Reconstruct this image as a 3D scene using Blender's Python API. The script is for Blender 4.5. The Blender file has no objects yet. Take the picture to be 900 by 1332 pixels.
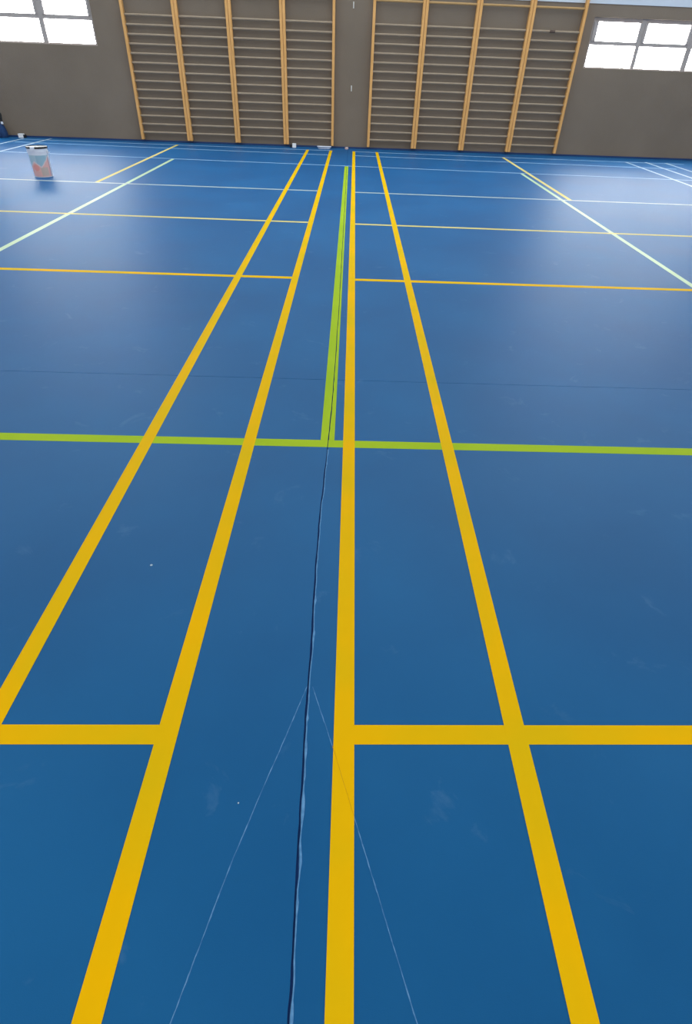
import bpy, bmesh, math, random
from mathutils import Matrix, Vector
random.seed(7)
S = bpy.context.scene
C = S.collection

# ------------------------------------------------------------ camera, world, lights, exposure
cam_data = bpy.data.cameras.new('camera')
cam_data.sensor_fit = 'HORIZONTAL'; cam_data.sensor_width = 36.0
cam_data.lens = 36.0 * 721.56 / 900.0
cam_data.clip_start = 0.02; cam_data.clip_end = 200
cam = bpy.data.objects.new('camera', cam_data); C.objects.link(cam)
R0 = Vector((0.99947279, 0.01218063, 0.03009592))
R1 = Vector((-0.03105713, 0.62891091, 0.77685682))
R2 = Vector((0.00946505, 0.77738195, -0.62895764))
cam.matrix_world = Matrix(((R0.x, R1.x, -R2.x, -0.024), (R0.y, R1.y, -R2.y, 0.0), (R0.z, R1.z, -R2.z, 1.3697), (0, 0, 0, 1)))
S.camera = cam

S.view_settings.view_transform = 'Standard'
S.view_settings.look = 'None'
S.view_settings.gamma = 1.0
S.view_settings.use_curve_mapping = False
S.view_settings.exposure = 0.0

world = bpy.data.worlds.new('world'); S.world = world
world.use_nodes = True
world.node_tree.nodes['Background'].inputs[0].default_value = (0.80, 0.90, 1.0, 1)
world.node_tree.nodes['Background'].inputs[1].default_value = 1.0

def area(name, loc, rot, sx, sy, energy, color=(1, 1, 1)):
    d = bpy.data.lights.new(name, 'AREA'); d.shape = 'RECTANGLE'; d.size = sx; d.size_y = sy
    d.energy = energy; d.color = color
    o = bpy.data.objects.new(name, d); C.objects.link(o)
    o.location = loc; o.rotation_euler = rot
    return o
# unseen fill lights added overhead, behind the camera and along both side walls
PI = math.pi
area('overhead_fill', (0, 9.0, 5.94), (0, 0, 0), 12.0, 7.4, 550, (0.86, 0.97, 1.0))
area('rear_fill', (0, -5.85, 3.6), (PI / 2, 0, 0), 15.0, 2.4, 700, (1.0, 0.91, 0.80))
area('side_fill', (-8.9, 8.0, 4.4), (0, -PI / 2 + 0.35, 0), 1.8, 10.0, 280, (0.86, 0.95, 1.0))
area('side_fill', (8.9, 8.0, 4.4), (0, PI / 2 - 0.35, 0), 1.8, 10.0, 280, (0.86, 0.95, 1.0))
PANE_STRENGTH = 24.0

# ------------------------------------------------------------ materials
def srgb(r, g, b):
    f = lambda c: (c / 255) / 12.92 if c / 255 <= 0.04045 else ((c / 255 + 0.055) / 1.055) ** 2.4
    return (f(r), f(g), f(b), 1)
def new_mat(name, col, rough=0.6, spec=0.5, metal=0.0):
    m = bpy.data.materials.new(name); m.use_nodes = True
    b = m.node_tree.nodes['Principled BSDF']
    b.inputs['Base Color'].default_value = col
    b.inputs['Roughness'].default_value = rough
    b.inputs['Specular IOR Level'].default_value = spec
    b.inputs['Metallic'].default_value = metal
    return m, m.node_tree, b
def vary(nt, b, col_a, col_b, scale=3.0, detail=4.0, stretch=(1, 1, 1), lo=0.3, hi=0.7, bump=0.0, bump_scale=200.0, bump_dist=0.002, rough=None):
    tc = nt.nodes.new('ShaderNodeTexCoord'); mp = nt.nodes.new('ShaderNodeMapping')
    mp.inputs['Scale'].default_value = stretch
    nt.links.new(tc.outputs['Object'], mp.inputs[0])
    n = nt.nodes.new('ShaderNodeTexNoise'); n.inputs['Scale'].default_value = scale; n.inputs['Detail'].default_value = detail
    nt.links.new(mp.outputs[0], n.inputs['Vector'])
    r = nt.nodes.new('ShaderNodeValToRGB')
    r.color_ramp.elements[0].position = lo; r.color_ramp.elements[0].color = col_a
    r.color_ramp.elements[1].position = hi; r.color_ramp.elements[1].color = col_b
    nt.links.new(n.outputs['Fac'], r.inputs[0]); nt.links.new(r.outputs[0], b.inputs['Base Color'])
    if rough:
        mr = nt.nodes.new('ShaderNodeMapRange'); mr.inputs['To Min'].default_value = rough[0]; mr.inputs['To Max'].default_value = rough[1]
        nt.links.new(n.outputs['Fac'], mr.inputs['Value']); nt.links.new(mr.outputs[0], b.inputs['Roughness'])
    if bump:
        n2 = nt.nodes.new('ShaderNodeTexNoise'); n2.inputs['Scale'].default_value = bump_scale; n2.inputs['Detail'].default_value = 3
        nt.links.new(mp.outputs[0], n2.inputs['Vector'])
        bp = nt.nodes.new('ShaderNodeBump'); bp.inputs['Strength'].default_value = bump; bp.inputs['Distance'].default_value = bump_dist
        nt.links.new(n2.outputs['Fac'], bp.inputs['Height']); nt.links.new(bp.outputs[0], b.inputs['Normal'])
    return r, mp, tc

# blue sports vinyl: base colour with broad patches, plus pale scuffs and dust
M = {}
FLOOR_A = (0.002, 0.088, 0.245, 1); FLOOR_B = (0.005, 0.111, 0.290, 1); SCUFF = (0.10, 0.22, 0.40, 1)
FLOOR_ROUGH = (0.46, 0.56)
m, nt, b = new_mat('blue_vinyl', FLOOR_A, 0.45, 0.22)
ramp, mp, tc = vary(nt, b, FLOOR_A, FLOOR_B, 1.1, 5, lo=0.35, hi=0.68, bump=0.25, bump_scale=420, bump_dist=0.0006, rough=FLOOR_ROUGH)
sc = nt.nodes.new('ShaderNodeTexNoise'); sc.inputs['Scale'].default_value = 5.5; sc.inputs['Detail'].default_value = 8; sc.inputs['Roughness'].default_value = 0.62; sc.inputs['Distortion'].default_value = 0.6
nt.links.new(mp.outputs[0], sc.inputs['Vector'])
sr = nt.nodes.new('ShaderNodeValToRGB'); sr.color_ramp.elements[0].position = 0.62; sr.color_ramp.elements[1].position = 0.80
nt.links.new(sc.outputs['Fac'], sr.inputs[0])
mm = nt.nodes.new('ShaderNodeMath'); mm.operation = 'MULTIPLY'; mm.inputs[1].default_value = 0.45; nt.links.new(sr.outputs[0], mm.inputs[0])
mx = nt.nodes.new('ShaderNodeMix'); mx.data_type = 'RGBA'
nt.links.new(mm.outputs[0], mx.inputs['Factor']); nt.links.new(ramp.outputs[0], mx.inputs['A']); mx.inputs['B'].default_value = SCUFF
nt.links.new(mx.outputs['Result'], b.inputs['Base Color'])
M['vinyl'] = m

def simple(key, a, c, rough=0.5, scale=3, spec=0.22, **kw):
    m, nt, b = new_mat(key, a, rough, spec); vary(nt, b, a, c, scale, **kw); M[key] = m
simple('yellow_paint', (0.70, 0.46, 0.003, 1), (0.88, 0.46, 0.0, 1), 0.62, 2.2, spec=0.04, bump=0.2, bump_scale=420, bump_dist=0.0006, detail=3)
simple('pale_yellow_paint', (0.68, 0.55, 0.16, 1), (0.74, 0.60, 0.22, 1), 0.6, 2.2, spec=0.06)
simple('cream_paint', (0.40, 0.46, 0.44, 1), (0.46, 0.52, 0.50, 1), 0.45, 2.2)
simple('lime_paint', (0.33, 0.48, 0.016, 1), (0.38, 0.52, 0.02, 1), 0.6, 3, spec=0.05, bump=0.2, bump_scale=420, bump_dist=0.0006)
simple('pale_green_paint', (0.46, 0.60, 0.33, 1), (0.52, 0.66, 0.42, 1), 0.45, 3)
simple('pale_blue_paint', (0.25, 0.42, 0.62, 1), (0.30, 0.47, 0.66, 1), 0.45, 3)
simple('white_paint', (0.40, 0.50, 0.60, 1), (0.48, 0.58, 0.66, 1), 0.45, 3)
simple('shaded_subfloor', (0.004, 0.03, 0.13, 1), (0.006, 0.04, 0.16, 1), 0.8, 9)  # sub-floor seen in the open joints, their shade put into its dark blue
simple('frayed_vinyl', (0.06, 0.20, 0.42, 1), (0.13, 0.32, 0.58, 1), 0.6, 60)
simple('score_blue', (0.05, 0.17, 0.38, 1), (0.12, 0.28, 0.52, 1), 0.6, 40, lo=0.4, hi=0.6)
simple('score_brown', (0.40, 0.20, 0.01, 1), (0.50, 0.27, 0.01, 1), 0.6, 40)
simple('wall_plaster', (0.168, 0.130, 0.097, 1), (0.197, 0.154, 0.117, 1), 0.85, 0.9, bump=0.5, bump_scale=90, bump_dist=0.004)
simple('upper_plaster', (0.50, 0.54, 0.60, 1), (0.54, 0.58, 0.64, 1), 0.8, 1.2, bump=0.2)
simple('ceiling_paint', (0.60, 0.60, 0.58, 1), (0.64, 0.64, 0.62, 1), 0.8, 1.2)
simple('navy_vinyl', (0.012, 0.035, 0.11, 1), (0.018, 0.05, 0.14, 1), 0.5, 2)
simple('pine', (0.56, 0.28, 0.085, 1), (0.74, 0.39, 0.14, 1), 0.45, 6, stretch=(12, 12, 0.8), detail=4)
simple('rung_wood', (0.27, 0.20, 0.14, 1), (0.34, 0.26, 0.18, 1), 0.42, 6, stretch=(0.8, 12, 12), detail=4)
simple('top_rung_wood', (0.36, 0.21, 0.085, 1), (0.46, 0.28, 0.12, 1), 0.5, 6, stretch=(0.8, 12, 12))
simple('dark_tape', (0.09, 0.06, 0.045, 1), (0.12, 0.08, 0.06, 1), 0.6, 20)
simple('window_metal', (0.32, 0.28, 0.26, 1), (0.36, 0.32, 0.30, 1), 0.5, 5)
simple('black_plastic', (0.012, 0.012, 0.014, 1), (0.02, 0.02, 0.022, 1), 0.4, 10)
simple('white_plastic', (0.66, 0.68, 0.74, 1), (0.72, 0.74, 0.80, 1), 0.4, 10)
simple('white_card', (0.72, 0.70, 0.70, 1), (0.78, 0.77, 0.77, 1), 0.6, 10)
simple('steel', (0.55, 0.52, 0.48, 1), (0.65, 0.62, 0.58, 1), 0.4, 20)
simple('navy_fabric', (0.012, 0.035, 0.10, 1), (0.02, 0.055, 0.15, 1), 0.8, 25, bump=0.3)
simple('pink_tape', (0.50, 0.33, 0.30, 1), (0.58, 0.42, 0.38, 1), 0.5, 10)
m, nt, b = new_mat('frosted_pane', (0.8, 0.8, 0.8, 1), 0.3)
n = nt.nodes.new('ShaderNodeTexNoise'); n.inputs['Scale'].default_value = 1.5
r = nt.nodes.new('ShaderNodeValToRGB'); r.color_ramp.elements[0].color = (0.93, 0.97, 0.98, 1); r.color_ramp.elements[1].color = (1, 1, 0.98, 1)
nt.links.new(n.outputs['Fac'], r.inputs[0]); nt.links.new(r.outputs[0], b.inputs['Emission Color'])
b.inputs['Emission Strength'].default_value = PANE_STRENGTH
M['pane'] = m
m, nt, b = new_mat('printed_label', (0.8, 0.8, 0.8, 1), 0.4)
at = nt.nodes.new('ShaderNodeVertexColor'); at.layer_name = 'print'
nt.links.new(at.outputs[0], b.inputs['Base Color']); M['label'] = m

# ------------------------------------------------------------ helpers
def finish(name, bm, mat, parent=None, loc=(0, 0, 0), rz=0.0, smooth=False):
    me = bpy.data.meshes.new(name); bmesh.ops.recalc_face_normals(bm, faces=bm.faces[:])
    bm.to_mesh(me); bm.free()
    if mat: me.materials.append(M[mat])
    if smooth:
        for p in me.polygons: p.use_smooth = True
        try: me.set_sharp_from_angle(angle=math.radians(40))
        except Exception: pass
    o = bpy.data.objects.new(name, me); C.objects.link(o)
    o.location = loc; o.rotation_euler = (0, 0, rz); o.parent = parent
    return o
def box(bm, x0, x1, y0, y1, z0, z1, bev=0.0):
    r = bmesh.ops.create_cube(bm, size=1.0)
    vs = r['verts']
    for v in vs:
        v.co = Vector(((x0 + x1) / 2 + v.co.x * (x1 - x0), (y0 + y1) / 2 + v.co.y * (y1 - y0), (z0 + z1) / 2 + v.co.z * (z1 - z0)))
    if bev:
        es = list({e for v in vs for e in v.link_edges})
        bmesh.ops.bevel(bm, geom=es, offset=bev, segments=2, affect='EDGES', profile=0.6)
def lathe(bm, prof, n=32, cx=0, cy=0, cap=True):
    rings = []
    for r, z in prof:
        rings.append([bm.verts.new((cx + r * math.cos(2 * PI * i / n), cy + r * math.sin(2 * PI * i / n), z)) for i in range(n)])
    for a, c in zip(rings, rings[1:]):
        for i in range(n):
            bm.faces.new((a[i], a[(i + 1) % n], c[(i + 1) % n], c[i]))
    if cap: bm.faces.new(rings[0]); bm.faces.new(rings[-1])
def tube(bm, pts, rad, n=8, flat=1.0):
    rings = []
    P = [Vector(p) for p in pts]
    for i, p in enumerate(P):
        t = (P[min(i + 1, len(P) - 1)] - P[max(i - 1, 0)]).normalized()
        a = t.cross(Vector((0, 1, 0)))
        if a.length < 1e-3: a = t.cross(Vector((1, 0, 0)))
        a.normalize(); c = t.cross(a).normalized()
        rings.append([bm.verts.new(p + a * rad * math.cos(2 * PI * k / n) + c * rad * flat * math.sin(2 * PI * k / n)) for k in range(n)])
    for a, c in zip(rings, rings[1:]):
        for k in range(n): bm.faces.new((a[k], a[(k + 1) % n], c[(k + 1) % n], c[k]))
    bm.faces.new(rings[0]); bm.faces.new(rings[-1])
def poly_slab(bm, pts, z0, z1):
    lo = [bm.verts.new((x, y, z0)) for x, y in pts]; hi = [bm.verts.new((x, y, z1)) for x, y in pts]
    bm.faces.new(hi); bm.faces.new(lo[::-1])
    for i in range(len(pts)):
        j = (i + 1) % len(pts); bm.faces.new((lo[i], lo[j], hi[j], hi[i]))
def empty(name, loc, rz=0.0):
    o = bpy.data.objects.new(name, None); C.objects.link(o); o.location = loc; o.rotation_euler = (0, 0, rz)
    o.empty_display_size = 0.1
    return o
def tag(o, label=None, cat=None, group=None, kind=None):
    for k, v in (('label', label), ('category', cat), ('group', group), ('kind', kind)):
        if v: o[k] = v
    return o
def copy_tree(o, parent=None):
    c = o.copy(); C.objects.link(c); c.parent = parent
    for ch in [k for k in o.children]: copy_tree(ch, c)
    return c

# ------------------------------------------------------------ floor: vinyl sheets on a sub-floor, split by the open joint
XW, YB = 9.0, -6.0                        # side walls, wall behind the camera
WS, WY = 0.0203, 13.61                    # far wall plane: y = WY + WS*x
RZ = math.atan(WS)
def wy(x): return WY + WS * x
CR = [(-0.090, -6.0), (-0.089, 0.20), (-0.089, 0.244), (-0.093, 0.421), (-0.096, 0.562), (-0.099, 0.731), (-0.099, 0.888), (-0.099, 1.018), (-0.104, 1.198),
      (-0.105, 1.534), (-0.100, 1.818), (-0.091, 2.192), (-0.084, 2.80), (-0.082, 3.875), (-0.093, 8.0), (-0.105, 11.1), (-0.108, 13.6)]
def crack_x(y):
    for (xa, ya), (xb, yb) in zip(CR, CR[1:]):
        if ya <= y <= yb: return xa + (xb - xa) * (y - ya) / (yb - ya)
    return CR[-1][0]
ys = []
y = -6.0
while y < 13.60:
    ys.append(y); y += 0.5 if y < -0.5 else (0.012 if y < 1.6 else (0.03 if y < 3 else 0.12))
ys.append(13.60)
def sm(seed, amp, step):
    rnd = random.Random(seed); vals = [rnd.uniform(-1, 1) for _ in range(int(22 / step) + 4)]
    def f(y):
        t = (y + 7) / step; i = int(t); u = t - i; return amp * (vals[i] * (1 - u) + vals[i + 1] * u)
    return f
wob, jagL, jagR, jagS = sm(1, 0.0018, 0.07), sm(2, 0.0008, 0.022), sm(3, 0.0016, 0.03), sm(5, 1.0, 0.022)
def half(y): return (0.0034 if y < 1.3 else max(0.0022, 0.0034 - (y - 1.3) * 0.0010)) if y < 3.5 else 0.0022
edgeL = [(crack_x(y) + wob(y) - half(y) + jagL(y), y) for y in ys]
edgeR = [(crack_x(y) + wob(y) + half(y) + jagR(y), y) for y in ys]
SG = 0.0016                                # half width of the cross joint
def seam_y(x): return 2.857 + 0.0125 * x

floor = finish('floor', (lambda bm: (poly_slab(bm, [(-XW, YB), (XW, YB), (XW, wy(XW)), (-XW, wy(-XW))], -0.2, -0.005), bm)[1])(bmesh.new()), 'shaded_subfloor')
tag(floor, 'blue vinyl sports hall floor with painted court lines and an open joint', kind='structure')
def sheet(side, part):
    bm = bmesh.new()
    edge = edgeL if side < 0 else edgeR
    far = -XW if side < 0 else XW
    s0 = seam_y(edge[0][0])
    if part == 'near': e = [p for p in edge if p[1] < s0 - SG] + [(crack_x(s0) + side * 0.0024, seam_y(-0.09) - SG)]; pts = e + [(far, seam_y(far) - SG), (far, YB)]
    else: e = [(crack_x(s0) + side * 0.0024, seam_y(-0.09) + SG)] + [p for p in edge if p[1] > s0 + SG]; pts = [(e[0][0], e[0][1])] + e[1:] + [(far, wy(far) - 0.01), (far, seam_y(far) + SG)]
    lo = [bm.verts.new((x, y, -0.005)) for x, y in pts]; hi = [bm.verts.new((x, y, 0)) for x, y in pts]
    # strips keep the long jagged side well-behaved
    ne = len(e)
    A, B = hi[ne], hi[ne + 1]
    f = bm.faces.new(hi); bmesh.ops.triangulate(bm, faces=[f])
    for i in range(len(pts)):
        j = (i + 1) % len(pts); bm.faces.new((lo[i], lo[j], hi[j], hi[i]))
    return finish('vinyl_sheet', bm, 'vinyl', floor)
for sd in (-1, 1):
    for pt in ('near', 'far'): sheet(sd, pt)

# frayed pale lip along the right edge of the open joint
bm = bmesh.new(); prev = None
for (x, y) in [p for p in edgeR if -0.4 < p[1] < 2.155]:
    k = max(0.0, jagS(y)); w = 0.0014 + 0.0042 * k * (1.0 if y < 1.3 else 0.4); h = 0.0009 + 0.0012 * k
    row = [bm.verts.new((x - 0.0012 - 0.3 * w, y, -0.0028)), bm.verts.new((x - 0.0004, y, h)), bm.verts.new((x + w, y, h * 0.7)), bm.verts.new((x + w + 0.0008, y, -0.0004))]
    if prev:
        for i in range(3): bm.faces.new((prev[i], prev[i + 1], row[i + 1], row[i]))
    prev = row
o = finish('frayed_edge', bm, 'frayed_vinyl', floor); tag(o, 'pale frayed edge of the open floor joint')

# ------------------------------------------------------------ court lines
LW = 0.054
Z_LONG, Z_CROSS, Z_GREEN = 0.0012, 0.0009, 0.0007
def line_obj(bm, mat, label):
    return tag(finish('court_line', bm, mat, floor), label)
def strip(bm, p0, p1, w, z, n=1):
    p0 = Vector(p0 + (0,)); p1 = Vector(p1 + (0,)); t = (p1 - p0).normalized(); s = Vector((-t.y, t.x, 0)) * w / 2
    a = [p0 + s, p0 - s, p1 - s, p1 + s]
    poly_slab(bm, [(v.x, v.y) for v in a], 0.00005, z)
def long_line(x0, x1, y0, y1, mat, label, w=LW, z=Z_LONG):
    bm = bmesh.new(); strip(bm, (x0, y0), (x1, y1), w, z); return line_obj(bm, mat, label)
long_line(-0.922, -0.905, -1.0, 13.13, 'yellow_paint', 'outermost left long yellow line, running off the left edge of the picture')
long_line(-0.458, -0.445, -1.0, 13.14, 'yellow_paint', 'long yellow line left of the open joint, meeting the near left cross line')
long_line(0.001, 0.014, -1.0, 13.15, 'yellow_paint', 'long yellow line just right of the open joint, almost vertical in view')
long_line(0.457, 0.472, -1.0, 13.16, 'yellow_paint', 'long yellow line slanting down to the right, crossing the near right cross line')
long_line(-3.50, -3.50, 8.69, 13.17, 'pale_yellow_paint', 'short far yellow line near the bucket, running to the left wall bars', z=Z_LONG)
long_line(2.985, 2.985, 8.62, 13.05, 'pale_yellow_paint', 'short far yellow line at right beside the pale green line', z=Z_LONG)
# green rectangle
long_line(-3.10, -3.085, 2.14, 11.17, 'pale_green_paint', 'pale green long line at the far left passing the bucket', 0.054, Z_GREEN)
long_line(2.875, 2.862, 2.24, 10.95, 'pale_green_paint', 'pale green long line at the right running into the glare', 0.050, Z_GREEN)
def gy(x): return 2.192 + 0.0179 * x
GW = 0.030
bm = bmesh.new()
yy = [y for y in ys if 2.19 < y < 11.1]
for edge, sd in ((edgeL, -1), (edgeR, 1)):
    e = [p for p in edge if gy(-0.1) + GW < p[1] < 11.1]
    e = [(e[0][0], gy(-0.1) + GW - 0.0005)] + e
    out = [(-0.128 + (-0.012) * (p[1] - 2.2) / 8.9 if sd < 0 else -0.064 + (-0.014) * (p[1] - 2.2) / 8.9, p[1]) for p in e]
    poly_slab(bm, e + out[::-1], 0.00005, Z_GREEN)
line_obj(bm, 'lime_paint', 'lime green long line split down its middle by the open joint')
def gy(x): return 2.192 + 0.0179 * x
bm = bmesh.new()
GW = 0.030
eL = [p for p in edgeL if gy(-0.1) - GW < p[1] < gy(-0.1) + GW]; eR = [p for p in edgeR if gy(-0.1) - GW < p[1] < gy(-0.1) + GW]
poly_slab(bm, [(-7.0, gy(-7) - GW)] + [(eL[0][0], gy(-.09) - GW)] + eL + [(eL[-1][0], gy(-.09) + GW)] + [(-7.0, gy(-7) + GW)], 0.00005, Z_GREEN)
poly_slab(bm, [(7.0, gy(7) - GW)] + [(eR[0][0], gy(-.09) - GW)] + eR + [(eR[-1][0], gy(-.09) + GW)] + [(7.0, gy(7) + GW)], 0.00005, Z_GREEN)
line_obj(bm, 'lime_paint', 'lime green cross line spanning the whole width in mid view')
# cross lines: y = c + m x
def cross(c, m, xa, xb, mat, label, w=LW, z=Z_CROSS):
    bm = bmesh.new(); strip(bm, (xa, c + m * xa), (xb, c + m * xb), w, z); return line_obj(bm, mat, label)
L0, R0x = -0.445, 0.0
cross(0.764, 0.028, -6.0, -0.458, 'yellow_paint', 'nearest yellow cross line at left, ending at the second long line')
cross(0.764, 0.028, R0x, 6.1, 'yellow_paint', 'nearest yellow cross line at right, starting at the central long line')
cross(4.703, 0.013, -6.5, L0, 'yellow_paint', 'yellow cross line at left, first one beyond the green cross line')
cross(4.703, 0.013, 0.01, 6.1, 'yellow_paint', 'yellow cross line at right, first one beyond the green cross line')
cross(6.713, -0.003, -6.5, L0, 'pale_yellow_paint', 'yellow cross line at left, second one beyond the green cross line')
cross(6.713, -0.003, 0.01, 6.1, 'pale_yellow_paint', 'yellow cross line at right, second one beyond the green cross line')
cross(8.639, -0.0073, -6.5, L0, 'cream_paint', 'pale cream cross line at left, just in front of the bucket')
cross(8.639, -0.0073, 0.01, 6.1, 'cream_paint', 'pale cream cross line at right, third one beyond the green cross line')
cross(11.095, -0.0335, -6.3, 6.3, 'pale_blue_paint', 'faint pale blue cross line at the far end of the green line', 0.05, 0.0006)
cross(12.45, -0.0365, -6.5, L0, 'pale_blue_paint', 'faint pale cross line at left, close to the wall bars')
cross(12.50, -0.0365, 0.01, 6.1, 'pale_blue_paint', 'faint pale cross line at right, close to the wall bars')
cross(13.109, -0.010, 0.01, 6.6, 'pale_blue_paint', 'thin pale end line at right along the foot of the wall')
cross(13.14, -0.0, -6.6, L0, 'pale_blue_paint', 'thin pale end line at left along the foot of the wall')
# far side lines
for x, y0, y1, lb in ((5.44, 4.0, 13.05, 'pale white long line at far right, innermost of three'), (5.87, 4.0, 13.15, 'pale white long line at far right, middle of three'),
                      (6.26, 4.0, 13.10, 'pale white long line at far right, outermost of three'), (-6.11, 4.0, 13.40, 'pale white long line at far left, ending behind the bucket'),
                      (-6.60, 4.0, 13.25, 'pale white long line at far left, ending at the small white box')):
    long_line(x, x, y0, y1, 'white_paint', lb, 0.05, Z_LONG)

# hairline scores making an upside-down V
def score(pts, mat, label=None, w=0.0013, z=0.0006):
    bm = bmesh.new(); rnd = random.Random(11); P = []
    for (xa, ya), (xb, yb) in zip(pts, pts[1:]):
        for k in range(12):
            t = k / 12; P.append((xa + (xb - xa) * t + rnd.uniform(-.0004, .0004), ya + (yb - ya) * t))
    P.append(pts[-1]); prev = None
    for i, (x, y) in enumerate(P):
        ww = w * rnd.uniform(0.55, 1.15)
        row = [bm.verts.new((x - ww, y, 0.0001)), bm.verts.new((x, y, z)), bm.verts.new((x + ww, y, 0.0001))]
        if prev:
            for k in range(2): bm.faces.new((prev[k], prev[k + 1], row[k + 1], row[k]))
        prev = row
    return tag(finish('hairline_score', bm, mat, floor), label)
score([(-0.104, 0.905), (-0.144, 0.772), (-0.194, 0.612), (-0.241, 0.455), (-0.277, 0.311), (-0.305, 0.197), (-0.36, -0.05)], 'score_blue', 'thin pale score in the floor slanting left from the open joint')
score([(-0.088, 0.905), (-0.060, 0.825), (-0.0265, 0.732)], 'score_blue', 'thin pale score slanting right, upper piece before the yellow line')
score([(-0.0265, 0.732), (0.0285, 0.563)], 'score_brown', 'thin brown score where it crosses the yellow line', z=0.0017)
score([(0.0285, 0.563), (0.069, 0.439), (0.100, 0.344), (0.145, 0.205), (0.19, 0.04)], 'score_blue', 'thin pale score slanting right, lower piece beyond the yellow line')
# white paint specks
for x, y, r_ in ((-0.673, 1.368, 0.0045), (-0.245, 0.585, 0.002)):
    bm = bmesh.new(); lathe(bm, [(r_, 0.0001), (r_ * 0.8, 0.001), (r_ * 0.2, 0.0014)], 9, x, y)
    finish('paint_speck', bm, 'white_paint', floor)

# ------------------------------------------------------------ room shell
def wall_pt(x, off, z): return (x, wy(x) - off, z)
WT = 0.32
LWIN = dict(x0=-7.74, x1=-4.845, z0=1.475, z1=2.20)
RWIN = dict(x0=4.36, x1=8.30, z0=1.430, z1=2.165)
bm = bmesh.new(); ZT = 2.345
def wbox(bm, x0, x1, z0, z1, d0=0.0, d1=WT):      # box in the far-wall frame; d = depth behind the plane
    P = [(x0, d0), (x1, d0), (x1, d1), (x0, d1)]
    lo = [bm.verts.new((x, wy(x) + d, z0)) for x, d in P]; hi = [bm.verts.new((x, wy(x) + d, z1)) for x, d in P]
    bm.faces.new(hi); bm.faces.new(lo[::-1])
    for i in range(4):
        j = (i + 1) % 4; bm.faces.new((lo[i], lo[j], hi[j], hi[i]))
wbox(bm, -XW, LWIN['x0'], -0.005, ZT); wbox(bm, LWIN['x0'], LWIN['x1'], -0.005, LWIN['z0']); wbox(bm, LWIN['x0'], LWIN['x1'], LWIN['z1'], ZT)
wbox(bm, LWIN['x1'], RWIN['x0'], -0.005, ZT)
wbox(bm, RWIN['x0'], RWIN['x1'], -0.005, RWIN['z0']); wbox(bm, RWIN['x0'], RWIN['x1'], RWIN['z1'], ZT); wbox(bm, RWIN['x1'], XW, -0.005, ZT)
tag(finish('wall_back', bm, 'wall_plaster'), 'dark grey-brown end wall behind the wall bars', kind='structure')
bm = bmesh.new(); wbox(bm, -XW, XW, ZT, 6.0, -0.012, WT)
tag(finish('wall_back_upper', bm, 'upper_plaster'), 'pale blue-grey upper band of the end wall', kind='structure')
bm = bmesh.new(); wbox(bm, -XW, XW, -0.004, 0.030, -0.010, 0.0)
tag(finish('baseboard_back', bm, 'navy_vinyl'), 'dark blue skirting strip along the end wall', kind='structure')
for nm, x0, x1, y0, y1 in (('wall_left', -XW - 0.2, -XW, YB, 14.1), ('wall_right', XW, XW + 0.2, YB, 14.1), ('wall_front', -XW - 0.2, XW + 0.2, YB - 0.2, YB)):
    bm = bmesh.new(); box(bm, x0, x1, y0, y1, -0.2, 6.0); tag(finish(nm, bm, 'upper_plaster'), kind='structure')
bm = bmesh.new(); box(bm, -XW - 0.2, XW + 0.2, YB - 0.2, 14.1, 6.0, 6.2); tag(finish('ceiling', bm, 'ceiling_paint'), kind='structure')

def window(name, W, cols, zb, zt, label):
    # cols: list of (x0,x1,top_x0,top_x1); zb/zt: pane heights of the lower and upper row
    D = 0.07
    root = empty(name, (0, 0, 0)); tag(root, label, kind='structure')
    fr = bmesh.new()
    xs = [W['x0']] + [v for c in cols for v in (c[0], c[1])] + [W['x1']]
    wbox(fr, W['x0'], W['x1'], W['z0'], zb[0], D - 0.02, D + 0.04)
    wbox(fr, W['x0'], W['x1'], zb[1], zt[0], D - 0.03, D + 0.04)
    wbox(fr, W['x0'], W['x1'], zt[1], W['z1'], D - 0.02, D + 0.04)
    for i in range(0, len(xs), 2): wbox(fr, xs[i], xs[i + 1], W['z0'], W['z1'], D - 0.035, D + 0.04)
    f = finish('window_frame', fr, 'window_metal', root)
    for c in cols:
        s = bmesh.new()   # opening sash round the upper pane
        wbox(s, c[0], c[2], zt[0], zt[1], D - 0.05, D + 0.03); wbox(s, c[3], c[1], zt[0], zt[1], D - 0.05, D + 0.03)
        finish('sash', s, 'window_metal', root)
        for (a, b_, z0, z1) in ((c[0], c[1], zb[0], zb[1]), (c[2], c[3], zt[0], zt[1])):
            p = bmesh.new(); wbox(p, a, b_, z0, z1, D + 0.005, D + 0.012); finish('pane', p, 'pane', root)
RC = [(4.395, 5.275, 4.47, 5.25), (5.35, 6.25, 5.40, 6.20), (6.35, 7.22, 6.40, 7.18), (7.31, 8.24, 7.36, 8.20)]
LC = [(-7.69, -6.80, -7.64, -6.85), (-6.71, -5.845, -6.66, -5.885), (-5.755, -4.885, -5.705, -4.925)]
window('window_1', LWIN, LC, (1.503, 1.835), (1.900, 2.155), 'bright frosted ribbon window left of the wall bars')
window('window_2', RWIN, RC, (1.452, 1.775), (1.832, 2.105), 'bright frosted ribbon window right of the wall bars')

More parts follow.
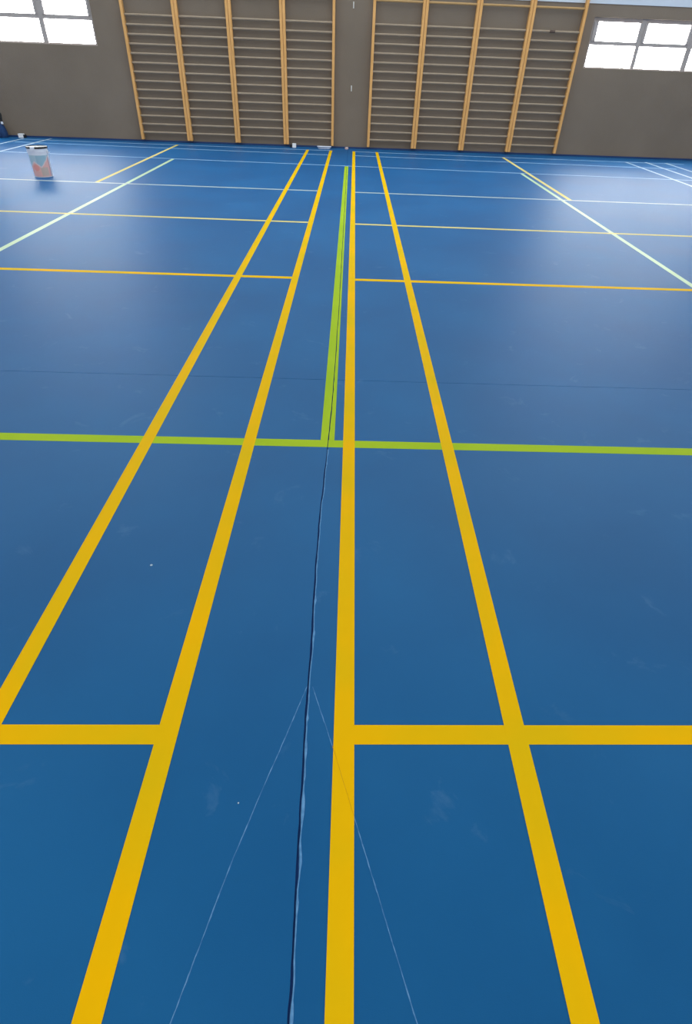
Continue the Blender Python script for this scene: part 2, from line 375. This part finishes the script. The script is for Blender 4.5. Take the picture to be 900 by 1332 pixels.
# ------------------------------------------------------------ wall bars: eight units in two banks
def oval(bm, x0, x1, y, z, ry, rz, n=10):
    a = [bm.verts.new((x0, y + ry * math.cos(2 * PI * k / n), z + rz * math.sin(2 * PI * k / n))) for k in range(n)]
    c = [bm.verts.new((x1, y + ry * math.cos(2 * PI * k / n), z + rz * math.sin(2 * PI * k / n))) for k in range(n)]
    for k in range(n): bm.faces.new((a[k], a[(k + 1) % n], c[(k + 1) % n], c[k]))
    bm.faces.new(a); bm.faces.new(c[::-1])
UW, UD0, UD1, PH = 0.050, 0.012, 0.105, 2.46
def make_wall_bars(w, label, group, broken=False):
    root = empty('wall_bars', (0, 0, 0)); tag(root, label, 'wall bars', group)
    for s in (-1, 1):
        bm = bmesh.new(); x = s * (w / 2 - UW / 2 - 0.002)
        box(bm, x - UW / 2, x + UW / 2, -UD1, -UD0, 0.045, PH, 0.006)
        finish('upright', bm, 'pine', root)
    xi = w / 2 - UW - 0.002
    for k in range(14):
        bm = bmesh.new(); oval(bm, -xi - 0.01, xi + 0.01, -0.060, 0.166 + 0.1362 * k, 0.014, 0.018)
        rg = finish('rung', bm, 'rung_wood', root, smooth=True)
        if broken and k == 13:
            bm = bmesh.new(); oval(bm, -0.11, -0.01, -0.060, 0.166 + 0.1362 * k, 0.0165, 0.0215)
            tag(finish('tape_wrap', bm, 'dark_tape', rg, smooth=True), 'dark brown tape round the topmost low rung')
    bm = bmesh.new(); oval(bm, -xi - 0.01, xi + 0.01, -0.074, 2.262, 0.013, 0.018)
    tag(finish('top_rung', bm, 'top_rung_wood', root, smooth=True), 'honey coloured top rung set forward above a gap')
    for z in (0.30, 1.25, 2.30):
        for s in (-1, 1):
            bm = bmesh.new(); x = s * (w / 2 - UW / 2 - 0.002)
            box(bm, x - 0.018, x + 0.018, -0.013, 0.0, z - 0.03, z + 0.03); finish('wall_bracket', bm, 'steel', root)
    return root
LP = [-4.262, -3.310, -2.343, -1.366, -0.428]
RP = [0.298, 1.228, 2.203, 3.173, 4.148]
desc = ['leftmost of the four wall bar units left of the bare strip', 'second from left of the wall bar units left of the bare strip',
        'third from left wall bar unit, ending at the post above the small white cube', 'wall bar unit beside the bare strip on its left, white tray at its foot',
        'wall bar unit beside the bare strip on its right side', 'second wall bar unit to the right of the bare strip',
        'third wall bar unit to the right of the bare strip', 'rightmost wall bar unit, its topmost low rung wrapped in dark tape']
gi = 0
for P, grp in ((LP, 'wall bars of the left bank'), (RP, 'wall bars of the right bank')):
    for i in range(4):
        xa = P[i] - (0.024 if i == 0 else 0); xb = P[i + 1] + (0.024 if i == 3 else 0)
        t = make_wall_bars(xb - xa, desc[gi], grp, broken=(gi == 7)); xc = (xa + xb) / 2
        t.location = (xc, wy(xc) - 0.0005, 0); t.rotation_euler = (0, 0, RZ); gi += 1

# ------------------------------------------------------------ hooks on the bare strip
def hook(x, z, label):
    root = empty('wall_hook', wall_pt(x, 0, z), RZ); tag(root, label, 'hook', 'steel hooks on the bare strip')
    bm = bmesh.new(); box(bm, -0.010, 0.010, -0.004, 0, -0.045, 0.045, 0.0015); finish('back_plate', bm, 'steel', root)
    bm = bmesh.new(); tube(bm, [(0, -0.004, 0.02), (0, -0.022, 0.018), (0, -0.03, 0.0), (0, -0.024, -0.018), (0, -0.012, -0.022)], 0.004); finish('prong', bm, 'steel', root, smooth=True)
hook(-0.075, 2.19, 'upper small steel hook on the bare wall between wall bars')
hook(-0.073, 0.986, 'lower small steel hook on the bare wall between wall bars')

# ------------------------------------------------------------ bucket
bk = empty('plastic_bucket', (-4.345, 9.0, 0)); tag(bk, 'white plastic bucket with blue and orange printed label on the far left floor', 'bucket')
RB, RT, HB = 0.118, 0.132, 0.35
bm = bmesh.new()
lathe(bm, [(RB - 0.004, 0.0), (RB, 0.004), (RT - 0.004, HB - 0.05), (RT + 0.002, HB - 0.05), (RT + 0.002, HB - 0.044), (RT - 0.002, HB - 0.044), (RT, HB), (RT - 0.005, HB), (RB - 0.005, 0.01)], 40)
finish('body', bm, 'white_plastic', bk, smooth=True)
bm = bmesh.new(); lathe(bm, [(RT - 0.008, HB - 0.012), (RT + 0.006, HB - 0.012), (RT + 0.006, HB + 0.006), (RT - 0.004, HB + 0.009), (RT - 0.010, HB + 0.004), (RT - 0.03, HB + 0.001)], 40)
tag(finish('lid', bm, 'black_plastic', bk, smooth=True), 'black lid')
for a0 in (-1.62,):
    bm = bmesh.new(); box(bm, -0.028, 0.028, -RT - 0.012, -RT + 0.030, HB - 0.030, HB + 0.012, 0.003); finish('lid_tab', bm, 'white_plastic', bk)
for s in (-1, 1):
    bm = bmesh.new(); box(bm, s * RT - 0.010, s * RT + 0.010, -0.015, 0.015, HB - 0.075, HB - 0.035, 0.003); finish('handle_lug', bm, 'white_plastic', bk)
bm = bmesh.new(); pts = []
for k in range(21):
    a = PI * k / 20; pts.append(((RT + 0.012) * math.cos(a), 0.02 + 0.13 * math.sin(a) * 1.0 + 0.0, HB - 0.055 - 0.03 * math.sin(a)))
tube(bm, pts, 0.0025, 6); finish('handle', bm, 'steel', bk, smooth=True)
bm = bmesh.new(); NU, NV = 56, 40; col = bm.loops.layers.color.new('print') if False else None
grid = []
A0, A1 = -PI / 2 - 0.95, -PI / 2 + 1.45
z0, z1 = 0.012, 0.262
for j in range(NV + 1):
    z = z0 + (z1 - z0) * j / NV; r_ = RB + (RT - 0.004 - RB) * z / (HB - 0.05) + 0.0012
    grid.append([bm.verts.new((r_ * math.cos(A0 + (A1 - A0) * i / NU), r_ * math.sin(A0 + (A1 - A0) * i / NU), z)) for i in range(NU + 1)])
for j in range(NV):
    for i in range(NU): bm.faces.new((grid[j][i], grid[j][i + 1], grid[j + 1][i + 1], grid[j + 1][i]))
def label_col(u, v):
    top = 0.74 - 0.95 * abs(u - 0.30) if u < 0.58 else 0.47 + 1.25 * (u - 0.58)
    if v < 0.05: return (0.72, 0.28, 0.22, 1)
    if v > top:
        return (0.16, 0.36, 0.45, 1) if 0.42 < u < 0.85 else (0.30, 0.46, 0.52, 1)
    if v > top - 0.07: return (0.70, 0.50, 0.46, 1)
    if math.hypot((u - 0.33) * 1.1, v - 0.42) < 0.16: return (0.78, 0.16, 0.08, 1)
    if u > 0.93: return (0.45, 0.12, 0.12, 1)
    if 0.52 < u < 0.85 and v < 0.45: return (0.48, 0.32, 0.22, 1)
    return (0.75, 0.30, 0.22, 1)
_lc = label_col
def label_col(u, v): return tuple(0.72 * c + 0.28 * p for c, p in zip(_lc(u, v)[:3], (0.62, 0.66, 0.72))) + (1,)
lab = finish('label', bm, 'label', bk, smooth=True)
ca = lab.data.color_attributes.new('print', 'FLOAT_COLOR', 'POINT')
for j in range(NV + 1):
    for i in range(NU + 1): ca.data[j * (NU + 1) + i].color = label_col(i / NU, j / NV)
tag(lab, 'printed label, blue above orange and red peaks')

# ------------------------------------------------------------ small things along the foot of the wall
bg = empty('bag', wall_pt(-7.10, 0.17, 0), RZ); tag(bg, 'dark navy bag with black strap standing against wall at the left edge', 'bag')
bm = bmesh.new(); prof = [(0.0, 0.165, 0.085), (0.02, 0.178, 0.095), (0.10, 0.172, 0.092), (0.19, 0.150, 0.078), (0.225, 0.12, 0.06), (0.24, 0.07, 0.03)]
rings = []
for z, a, c in prof:
    rings.append([bm.verts.new((a * (abs(math.cos(t)) ** 0.6) * (1 if math.cos(t) >= 0 else -1), c * (abs(math.sin(t)) ** 0.6) * (1 if math.sin(t) >= 0 else -1), z)) for t in [2 * PI * k / 28 for k in range(28)]])
for a, c in zip(rings, rings[1:]):
    for k in range(28): bm.faces.new((a[k], a[(k + 1) % 28], c[(k + 1) % 28], c[k]))
bm.faces.new(rings[0]); bm.faces.new(rings[-1])
finish('body', bm, 'navy_fabric', bg, smooth=True)
bm = bmesh.new(); tube(bm, [(0.13, 0.0, 0.22), (0.145, 0.0, 0.30), (0.155, 0.01, 0.37), (0.15, 0.02, 0.395), (0.13, 0.03, 0.37), (0.10, 0.03, 0.30), (0.08, 0.02, 0.225)], 0.014, 8, 0.6); finish('strap', bm, 'black_plastic', bg, smooth=True)
bm = bmesh.new(); box(bm, 0.125, 0.165, -0.03, -0.012, 0.225, 0.265, 0.004); tag(finish('buckle', bm, 'white_plastic', bg), 'white buckle')
bm = bmesh.new(); box(bm, -0.10, 0.10, -0.107, -0.075, 0.02, 0.12, 0.01); finish('front_pocket', bm, 'navy_fabric', bg)

def small(name, label, cat, x, off): return tag(empty(name, wall_pt(x, off, 0), RZ), label, cat)
t = small('carton', 'small white carton with a dark side by the wall at left', 'box', -6.675, 0.09)
bm = bmesh.new(); box(bm, -0.065, 0.035, -0.04, 0.04, 0, 0.065, 0.003); finish('body', bm, 'white_card', t)
bm = bmesh.new(); box(bm, 0.035, 0.066, -0.038, 0.038, 0, 0.05, 0.003); tag(finish('end_cap', bm, 'black_plastic', t), 'dark end')
bm = bmesh.new(); box(bm, -0.067, 0.03, -0.042, 0.042, 0.055, 0.068, 0.002); finish('lid', bm, 'white_card', t)
t = small('charger', 'small white cube with a black end below left wall bars', 'box', -1.205, 0.165)
bm = bmesh.new(); box(bm, -0.03, 0.045, -0.035, 0.03, 0, 0.072, 0.006); finish('body', bm, 'white_card', t)
bm = bmesh.new(); box(bm, -0.085, -0.03, -0.025, 0.025, 0, 0.055, 0.005); tag(finish('end_block', bm, 'black_plastic', t), 'black end')
t = small('tray', 'long shallow white tray at the foot of the left wall bars', 'tray', -0.588, 0.20)
bm = bmesh.new()
n = 24; pr = [(0.118, 0.0, 0.04), (0.140, 0.035, 0.06), (0.146, 0.042, 0.066), (0.140, 0.042, 0.060), (0.128, 0.012, 0.046)]
rg = []
for a, z, c in pr:
    rg.append([bm.verts.new((a * (abs(math.cos(t_)) ** 0.45) * (1 if math.cos(t_) >= 0 else -1), c * (abs(math.sin(t_)) ** 0.45) * (1 if math.sin(t_) >= 0 else -1), z)) for t_ in [2 * PI * (k + .5) / n for k in range(n)]])
for a, c in zip(rg, rg[1:]):
    for k in range(n): bm.faces.new((a[k], a[(k + 1) % n], c[(k + 1) % n], c[k]))
bm.faces.new(rg[0]); bm.faces.new(rg[-1]); finish('body', bm, 'white_plastic', t, smooth=True)
bm = bmesh.new(); box(bm, -0.10, 0.10, -0.03, 0.03, 0.013, 0.036, 0.006); finish('paint_pad', bm, 'white_card', t)
t = small('tape_roll', 'tiny pinkish tape roll at the foot of the bare wall strip', 'tape', -0.135, 0.12)
bm = bmesh.new(); lathe(bm, [(0.022, 0.0), (0.034, 0.0), (0.036, 0.002), (0.036, 0.03), (0.034, 0.032), (0.022, 0.032), (0.022, 0.0)], 24, cap=False); finish('roll', bm, 'pink_tape', t, smooth=True)
bm = bmesh.new(); lathe(bm, [(0.019, 0.001), (0.022, 0.001), (0.022, 0.033), (0.019, 0.033), (0.019, 0.001)], 24, cap=False); finish('core', bm, 'white_card', t, smooth=True)
